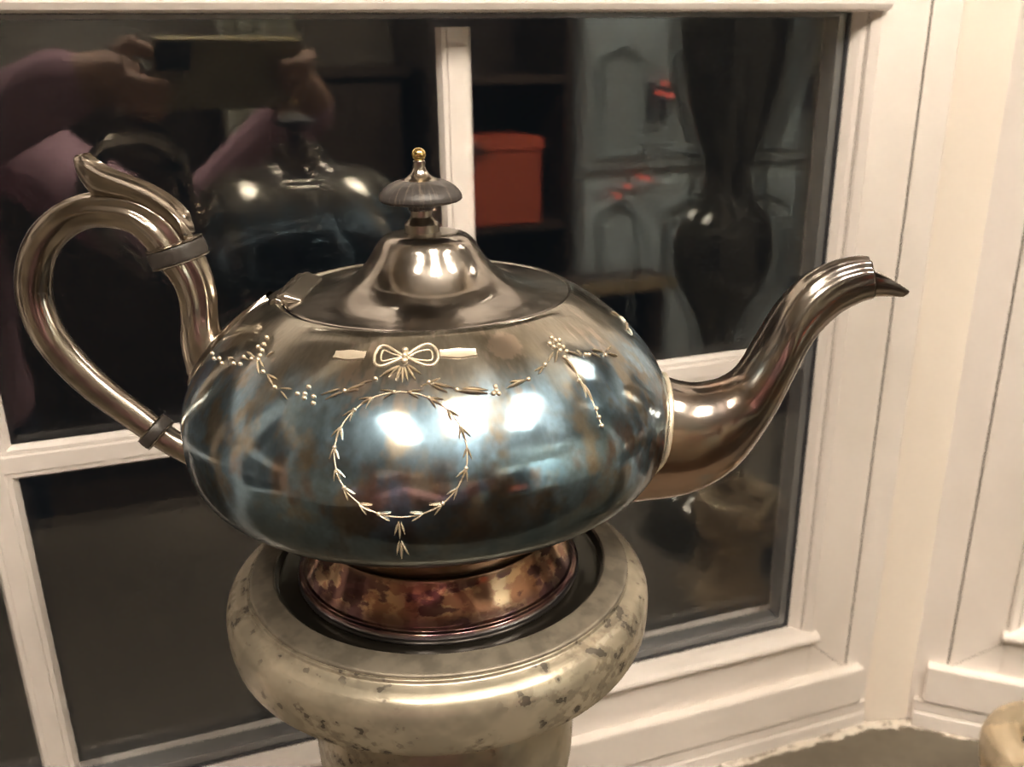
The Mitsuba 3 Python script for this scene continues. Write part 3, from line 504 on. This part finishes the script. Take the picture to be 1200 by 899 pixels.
# smaller mercury glass holder in the right corner
HC = (.482, -.185)
ringp = [(.0100, -.4510), (.0180, -.4450), (.0225, -.4340), (.0245, -.4280), (.0290, -.4250), (.0360, -.4255), (.0425, -.4300), (.0455, -.4380), (.0450, -.4480), (.0400, -.4600), (.0300, -.4690), (.0240, -.4800), (.0240, -.5000), (.0300, -.5200), (.0380, -.5300), (.0400, -.5370), (.0390, TOP), (.0010, TOP)]
ringp = [(a, b + .008 if b > -.46 else b) for a, b in ringp]
put('candle_holder__bowl', lathe(curve(ringp, 6), HC, 120), 'mercury_cream', 50)
put('candle_holder__cup', lathe([(.0005, -.4405), (.014, -.4400), (.0200, -.4340), (.0215, -.4280)], HC, 60), 'mercury_dark', 40)
tag('candle_holder', 'small round mercury glass candle holder at the right edge before the window sill', 'candle holder')
# ------------------------------------------------------------------ the room behind the camera, seen in the panes and in the silver
scene['floor_wood'] = plastic(proc(lambda p, n, uv: mix((.045, .028, .018), (.075, .047, .03), fbm(p.x * 3, p.y * 40, 0))), .45)
scene['wood_dark'] = plastic(proc(lambda p, n, uv: mix((.030, .018, .012), (.055, .033, .021), fbm(p.x * 30, p.y * 30, p.z * 5))), .4)
scene['wood_pale'] = plastic(proc(lambda p, n, uv: mix((.42, .33, .19), (.50, .40, .25), fbm(p.x * 30, p.y * 30, p.z * 4))), .45)
scene['cabinet_white'] = plastic((.62, .68, .66), .4)
scene['cabinet_moulding'] = plastic((.36, .40, .385), .4)
scene['black_gloss'] = plastic((.015, .015, .016), .15)
scene['red_cloth'] = plastic((.55, .10, .045), .8)
scene['curtain_cloth'] = plastic((.44, .42, .33), .9, .1)
scene['steel'] = two(metal((.55, .55, .55), .25))
scene['lamp_frame'] = plastic((.8, .8, .78), .5)
# three ceiling light panels
for i, (x0, x1) in enumerate(((-.44, -.27), (.07, .31), (.64, .86))):
    key = 'ceiling_light' + (f'_{i:03d}' if i else '')
    y0, y1 = -1.15, -.66
    put(key + '__frame', cat(box(x0 - .02, x0, y0 - .02, y1 + .02, CEIL - .03, CEIL), box(x1, x1 + .02, y0 - .02, y1 + .02, CEIL - .03, CEIL), box(x0, x1, y0 - .02, y0, CEIL - .03, CEIL), box(x0, x1, y1, y1 + .02, CEIL - .03, CEIL)), 'lamp_frame')
    q = trimesh.Trimesh([(x0, y0, CEIL - .012), (x0, y1, CEIL - .012), (x1, y1, CEIL - .012), (x1, y0, CEIL - .012)], [(0, 1, 2), (0, 2, 3)], process=False)
    put(key + '__diffuser', q, 'lamp_frame', emitter={'type': 'area', 'radiance': rgb(*LAMP)})
    tag(key, 'ceiling light panel behind the camera, mirrored as a white patch on the silver teapot', 'ceiling light', 'ceiling light panels')

# strip light in a pelmet box under the ceiling, lighting the cupboards behind
put('pelmet_light__box', cat(box(.85, 2.35, -1.60, -1.58, .72, CEIL), box(.85, 2.35, -1.70, -1.60, CEIL - .02, CEIL), box(.85, .87, -1.70, -1.60, .72, CEIL - .02), box(2.33, 2.35, -1.70, -1.60, .72, CEIL - .02)), 'lamp_frame')
put('pelmet_light__tube', trimesh.Trimesh([(.89, -1.605, .76), (2.31, -1.605, .76), (2.31, -1.605, .90), (.89, -1.605, .90)], [(0, 1, 2), (0, 2, 3)][::1], process=False), 'lamp_frame', emitter={'type': 'area', 'radiance': rgb(50., 49., 44.)})
tag('pelmet_light', 'strip light in a ceiling pelmet facing the white cupboard, outside the frame', 'ceiling light')
# tall white cupboard with arched door panels
def arch_panel(x0, x1, z0, z1, y):
    xs = np.linspace(x0, x1, 21); t = (xs - x0) / (x1 - x0) * 2 - 1
    top = [(x, z1 - .05 * abs(a) ** 1.0 * (1 if abs(a) > .15 else .6)) for x, a in zip(xs[::-1], t[::-1])]
    a = Polygon([(x0, z0), (x1, z0)] + top); fr = a.buffer(.012).difference(a.buffer(-.012))
    m = trimesh.util.concatenate([trimesh.creation.extrude_polygon(g, .018, engine='earcut') for g in getattr(fr, 'geoms', [fr])])
    v = np.array(m.vertices); m = trimesh.Trimesh(np.stack([v[:, 0], y + v[:, 2], v[:, 1]], 1), m.faces, process=False); m.fix_normals(); return m
cy = -2.5
put('tall_cupboard__carcass', box(1.32, 2.22, -3.35, cy, FLOOR, .62), 'cabinet_white')
for z0, z1 in ((.10, .60), (-.42, .05), (-1.36, -.47)):
    for x0, x1, hx in ((1.325, 1.575, 1.56), (1.585, 1.885, 1.60), (1.895, 2.215, 2.2)):
        k = put('tall_cupboard__door', box(x0, x1, cy, cy + .02, z0, z1, .003), 'cabinet_white')
        put(k + '__panel', arch_panel(x0 + .05, x1 - .05, z0 + .06, z1 - .05, cy + .018), 'cabinet_moulding')
        put(k + '__handle', box(hx - .006, hx + .006, cy + .02, cy + .045, (z0 + z1) / 2 - .06, (z0 + z1) / 2 + .06, .003), 'black_gloss')
tag('tall_cupboard', 'tall white cupboard with arched door panels, mirrored in the right upper panes', 'cupboard')
# string of small red lights hanging on the cupboard
bulbs = [(1.58, -.16), (1.60, -.13), (1.62, -.17), (1.43, -.50), (1.47, -.47), (1.52, -.44), (1.55, -.45)]
scene['red_glow'] = plastic((.5, .05, .03), .3)
put('light_string__cable', sweep(curve([(x, cy + .055, z) for x, z in bulbs], 5), .002, .002, np.array([0, 1., 0]), 8), 'black_gloss')
for x, z in bulbs:
    s_ = trimesh.creation.icosphere(subdivisions=2, radius=.007); s_.apply_translation((x, cy + .055, z)); put('light_string__bulb', s_, 'red_glow', True, emitter={'type': 'area', 'radiance': rgb(3.0, .35, .2)})
tag('light_string', 'string of tiny red lights on the white cupboard', 'fairy lights')
# dark open shelves with a red box
y0, y1 = -3.1, -2.55
for x in (.80, 1.28): put('shelf_unit__side_panel', box(x, x + .025, y0, y1, FLOOR, .45), 'wood_dark')
put('shelf_unit__back_panel', box(.825, 1.28, y0, y0 + .012, FLOOR, .45), 'wood_dark')
for z in (-1.38, -1.0, -.60, -.10, .42): put('shelf_unit__shelf', box(.825, 1.28, y0 + .012, y1 - .005, z - .022, z), 'wood_dark')
tag('shelf_unit', 'dark open shelf unit holding the red box, mirrored beside the middle glazing bar', 'shelf')
put('red_box__body', box(.90, 1.19, -2.86, -2.56, -.60, -.31, .008), 'red_cloth'); put('red_box__lid', box(.893, 1.197, -2.867, -2.553, -.345, -.300, .006), 'red_cloth')
tag('red_box', 'orange red box on the dark shelf, mirrored right of the middle glazing bar', 'box')
# dark dresser and curtain on the left
put('dresser__body', box(-1.7, .75, -3.3, -2.75, FLOOR, -.10, .01), 'wood_dark'); put('dresser__top', box(-1.73, .78, -3.32, -2.72, -.10, -.065, .008), 'wood_dark')
for x in np.linspace(-1.66, .71, 5)[:-1]:
    k = put('dresser__door', box(x + .01, x + .57, -2.75, -2.728, FLOOR + .1, -.16, .006), 'wood_dark'); put(k + '__knob', box(x + .05, x + .08, -2.728, -2.70, -.62, -.59, .008), 'steel')
tag('dresser', 'long dark wooden dresser at the back of the room, mirrored in the left panes', 'dresser')
def curtain(x0, x1, y, z0, z1, waves):
    xs = np.linspace(x0, x1, 90); yy = y + .018 * np.sin((xs - x0) / (x1 - x0) * 2 * math.pi * waves); a = np.r_[np.c_[xs, yy], np.c_[xs, yy - .006][::-1]]
    m = trimesh.creation.extrude_polygon(Polygon(a), z1 - z0, engine='earcut'); m.apply_translation((0, 0, z0)); return m
put('curtain__cloth', curtain(.14, .38, -2.5, -1.40, .70, 4), 'curtain_cloth', 40); put('curtain__rail', sweep([(-.1, -2.5, .72), (.3, -2.5, .72), (.62, -2.5, .72)], .012, .012, np.array([0, 0, 1.]), 16), 'wood_dark', True)
for x in (-.06, .58): put('curtain__rail_support', box(x - .008, x + .008, -2.508, -2.492, .72, CEIL), 'wood_dark')
tag('curtain', 'pale olive curtain hanging from a dark rail, mirrored above the phone', 'curtain')
# dark side table with a pale edge and a steel pot on its lower shelf
put('side_table__top', box(.40, 1.03, -1.42, -1.306, -.525, -.50, .004), 'wood_dark'); put('side_table__edge_strip', box(.40, 1.03, -1.306, -1.30, -.527, -.499, .001), 'wood_pale')
for x in (.43, 1.0):
    for y in (-1.39, -1.335): put('side_table__leg', box(x - .02, x + .02, y - .02, y + .02, FLOOR, -.525), 'wood_dark')
put('side_table__shelf', box(.455, .975, -1.415, -1.31, -.68, -.665), 'wood_dark'); put('side_table__back_panel', box(.455, .975, -1.42, -1.41, -.665, -.525), 'wood_dark')
tag('side_table', 'dark side table with a pale wooden top edge, mirrored above the teapot shoulder', 'table')
pot = [(.001, -.590), (.025, -.591), (.036, -.598), (.043, -.612), (.045, -.628), (.041, -.646), (.030, -.6645), (.001, -.665)]
put('steel_pot__body', lathe(curve(pot, 5), (.88, -1.36), 64), 'steel', 50); put('steel_pot__knob', lathe([(.001, -.578), (.006, -.580), (.008, -.584), (.005, -.588), (.005, -.592), (.001, -.592)], (.88, -1.36), 24), 'black_gloss', 40)
tag('steel_pot', 'round steel pot on the shelf of the dark side table', 'pot')
# tall baluster candle stand on the worktop, right of the frame, mirrored in the right panes
TC = (.535, -.315)
tall = [(.001, .230), (.050, .230), (.064, .222), (.067, .210), (.060, .196), (.040, .182), (.030, .166), (.032, .145), (.046, .120), (.058, .085), (.062, .040), (.060, -.010), (.048, -.070), (.034, -.110), (.031, -.130), (.038, -.155), (.055, -.180), (.060, -.205), (.056, -.235), (.038, -.270), (.026, -.300), (.024, -.330), (.034, -.360), (.044, -.390), (.040, -.420), (.030, -.440), (.036, -.455), (.060, -.470), (.074, -.485), (.078, -.497), (.077, TOP), (.001, TOP)]
tall = [(a, b if b > -.4 else -.4 + (b + .4) * (TOP + .4) / (-.503 + .4) if b != TOP else TOP) for a, b in tall]
put('baluster_candle_stand__body', lathe(curve(tall, 5), TC, 96), 'smoked_glass', 60)
tag('baluster_candle_stand', 'tall baluster candle stand, mirrored as a dark shape in the right panes', 'candle stand')

# ------------------------------------------------------------------ person taking the photograph
scene['sweater'] = plastic(proc(lambda p, n, uv: mix((.42, .265, .315), (.54, .345, .40), fbm(p.x * 40, p.y * 40, p.z * 40))), .9, .1)
scene['skin'] = plastic((.40, .25, .18), .6)
scene['trousers'] = plastic((.03, .03, .04), .9, .1)
scene['hair'] = plastic((.07, .04, .025), .6)
scene['lips'] = plastic((.45, .17, .14), .5)
scene['eye_white'] = plastic((.75, .72, .68), .2)
V = np.array
def cam_pt(r, u, f): return CAM + RIGHT * r + UP * u + FWD * f
pelvis, chest, neckp = V((-.46, -1.00, -.50)), V((-.45, -.97, -.16)), V((-.43, -.955, -.02))
head = V((-.405, -.93, .12))
sl, sr = V((-.62, -.955, -.085)), V((-.275, -.975, -.085))          # shoulders: the person faces the window (+y), right hand towards +x
el, er = V((-.46, -.72, -.20)), V((-.02, -.86, -.27))
wl, wr = cam_pt(-.085, -.045, -.035), cam_pt(.185, -.075, -.035)
hipl, hipr = V((-.56, -1.0, -.56)), V((-.36, -1.0, -.56))
kl, kr, al, ar = V((-.57, -.97, -.99)), V((-.34, -.97, -.99)), V((-.58, -1.0, -1.35)), V((-.33, -1.0, -1.35))
torso = [bone(pelvis, .14, chest, .145), bone(V((-.56, -.98, -.16)), .10, V((-.34, -.98, -.16)), .10), bone(sl, .065, V((-.48, -.965, -.06)), .07), bone(sr, .065, V((-.40, -.975, -.06)), .07), bone(V((-.55, -1.0, -.5)), .11, V((-.37, -1.0, -.5)), .11), bone(V((-.55, -.98, -.16)), .1, V((-.55, -1.0, -.5)), .1), bone(V((-.35, -.98, -.16)), .1, V((-.37, -1.0, -.5)), .1)]
legs = [bone(hipl, .10, kl, .062), bone(kl, .062, al, .045), bone(hipr, .10, kr, .062), bone(kr, .062, ar, .045), bone(al - [0, .02, .03], .04, al + [0, .16, -.045], .03), bone(ar - [0, .02, .03], .04, ar + [0, .16, -.045], .03)]
def hand(wrist, palm, side, tips):
    out = [bone(wrist, .026, palm, .027)]
    for p0, p1, p2, r in tips: out += [bone(p0, r * 1.1, p1, r), bone(p1, r, p2, r * .85)]
    return out
lp_, rp_ = cam_pt(-.040, -.036, -.022), cam_pt(.160, -.050, -.022)
# fingers lie across the back cover, thumbs on the screen side
hl_ = [(cam_pt(-.042, -.028 - .014 * i, -.008), cam_pt(-.030, -.030 - .013 * i, .0085), cam_pt(-.006 + .004 * (i % 2) - .004 * i, -.031 - .012 * i, .0095), .0078) for i in range(3)]
hl_ += [(cam_pt(-.040, -.062, -.012), cam_pt(-.026, -.070, -.004), cam_pt(-.004, -.0715, -.006), .0070), (cam_pt(-.036, -.012, -.026), cam_pt(-.026, -.004, -.026), cam_pt(-.004, -.012, -.0235), .0088)]
hr_ = [(cam_pt(.164, -.010 - .014 * i, -.008), cam_pt(.152, -.012 - .013 * i, .0085), cam_pt(.124 + .004 * i, -.014 - .012 * i, .0095), .0078) for i in range(3)]
hr_ += [(cam_pt(.162, -.056, -.012), cam_pt(.150, -.066, -.004), cam_pt(.128, -.0715, -.006), .0070), (cam_pt(.160, -.030, -.028), cam_pt(.150, -.022, -.026), cam_pt(.128, -.028, -.0235), .0088)]
skin = [bone(neckp - [0, 0, .07], .055, neckp + [0, .01, .07], .048), bone(head + [0, -.02, .03], .085, head + [0, .02, -.01], .072), bone(head + [0, .03, -.02], .06, head + [0, .045, -.085], .032),
        bone(head + [0, .085, .01], .010, head + [0, .102, -.028], .013), bone(head + [-.078, -.005, .01], .012, head + [-.08, -.012, -.025], .010), bone(head + [.078, -.005, .01], .012, head + [.08, -.012, -.025], .010)]
body_core = [bone(chest, .11, neckp, .05), bone(pelvis, .11, chest, .11), bone(sl, .045, el, .036), bone(el, .034, wl, .024), bone(sr, .045, er, .036), bone(er, .034, wr, .024), bone(chest + [0, 0, .06], .06, sl, .045), bone(chest + [0, 0, .06], .06, sr, .045), bone(pelvis, .1, hipl, .08), bone(pelvis, .1, hipr, .08), bone(hipl, .08, kl, .05), bone(kl, .05, al, .035), bone(hipr, .08, kr, .05), bone(kr, .05, ar, .035)]
put('person__body', organic(skin + body_core + hand(wl, lp_, -1, hl_) + hand(wr, rp_, 1, hr_), .0065, 4), 'skin', True)
put('person__sweater', organic(torso + [bone(sl, .066, el, .056), bone(el, .056, el + (wl - el) * .98, .036), bone(sr, .066, er, .056), bone(er, .056, er + (wr - er) * .96, .036)], .012, 8), 'sweater', True)
put('person__trousers', organic(legs, .02, 6), 'trousers', True)
put('person__hair', organic([bone(head + [0, -.03, .045], .093, head + [0, -.05, .0], .088), bone(head + [-.05, -.055, .0], .055, head + [-.06, -.06, -.14], .040), bone(head + [.05, -.055, .0], .055, head + [.06, -.06, -.14], .040), bone(head + [0, -.07, 0], .06, head + [0, -.075, -.15], .05)], .012, 6), 'hair', True)
for s in (-1, 1):
    e = trimesh.creation.icosphere(subdivisions=2, radius=.0135); e.apply_translation(head + [s * .031, .068, .012]); put('person__eye', e, 'eye_white', True)
    e = trimesh.creation.icosphere(subdivisions=2, radius=.006); e.apply_translation(head + [s * .031, .0765, .011]); put('person__eye__iris', e, 'hair', True)
put('person__mouth', organic([bone(head + [-.020, .079, -.060], .004, head + [0, .084, -.060], .0062), bone(head + [.020, .079, -.060], .004, head + [0, .084, -.060], .0062)], .003, 3), 'lips', True)
tag('person', 'person in a mauve sweater holding a phone, mirrored in the upper left pane', 'person')
# phone
scene['phone_shell'] = plastic((.24, .21, .14), .5)
def cam_box(r0, r1, u0, u1, f0, f1, b=.003):
    return tri(m3.Manifold.batch_hull([ball(cam_pt(r, u, f), b, 12) for r in (r0 + b, r1 - b) for u in (u0 + b, u1 - b) for f in (f0 + b, f1 - b)]))
put('phone__case', cam_box(-.010, .152, -.068, .009, -.0125, -.0035), 'phone_shell', 40)
put('phone__camera_bump', cam_box(-.008, .028, -.022, .007, -.0045, -.0020, .001), 'black_gloss', 40)
scene['phone_edge'] = plastic((.55, .45, .22), .35)
fr_ = [cam_pt(r, u, -.008) for r, u in ((-.008, .0092), (.063, .0094), (.150, .0092))]
put('phone__edge', sweep(fr_, .0012, .0045, FWD, 12), 'phone_edge', 40)
tag('phone', 'dark phone held sideways in both hands, mirrored in the upper left pane', 'phone')
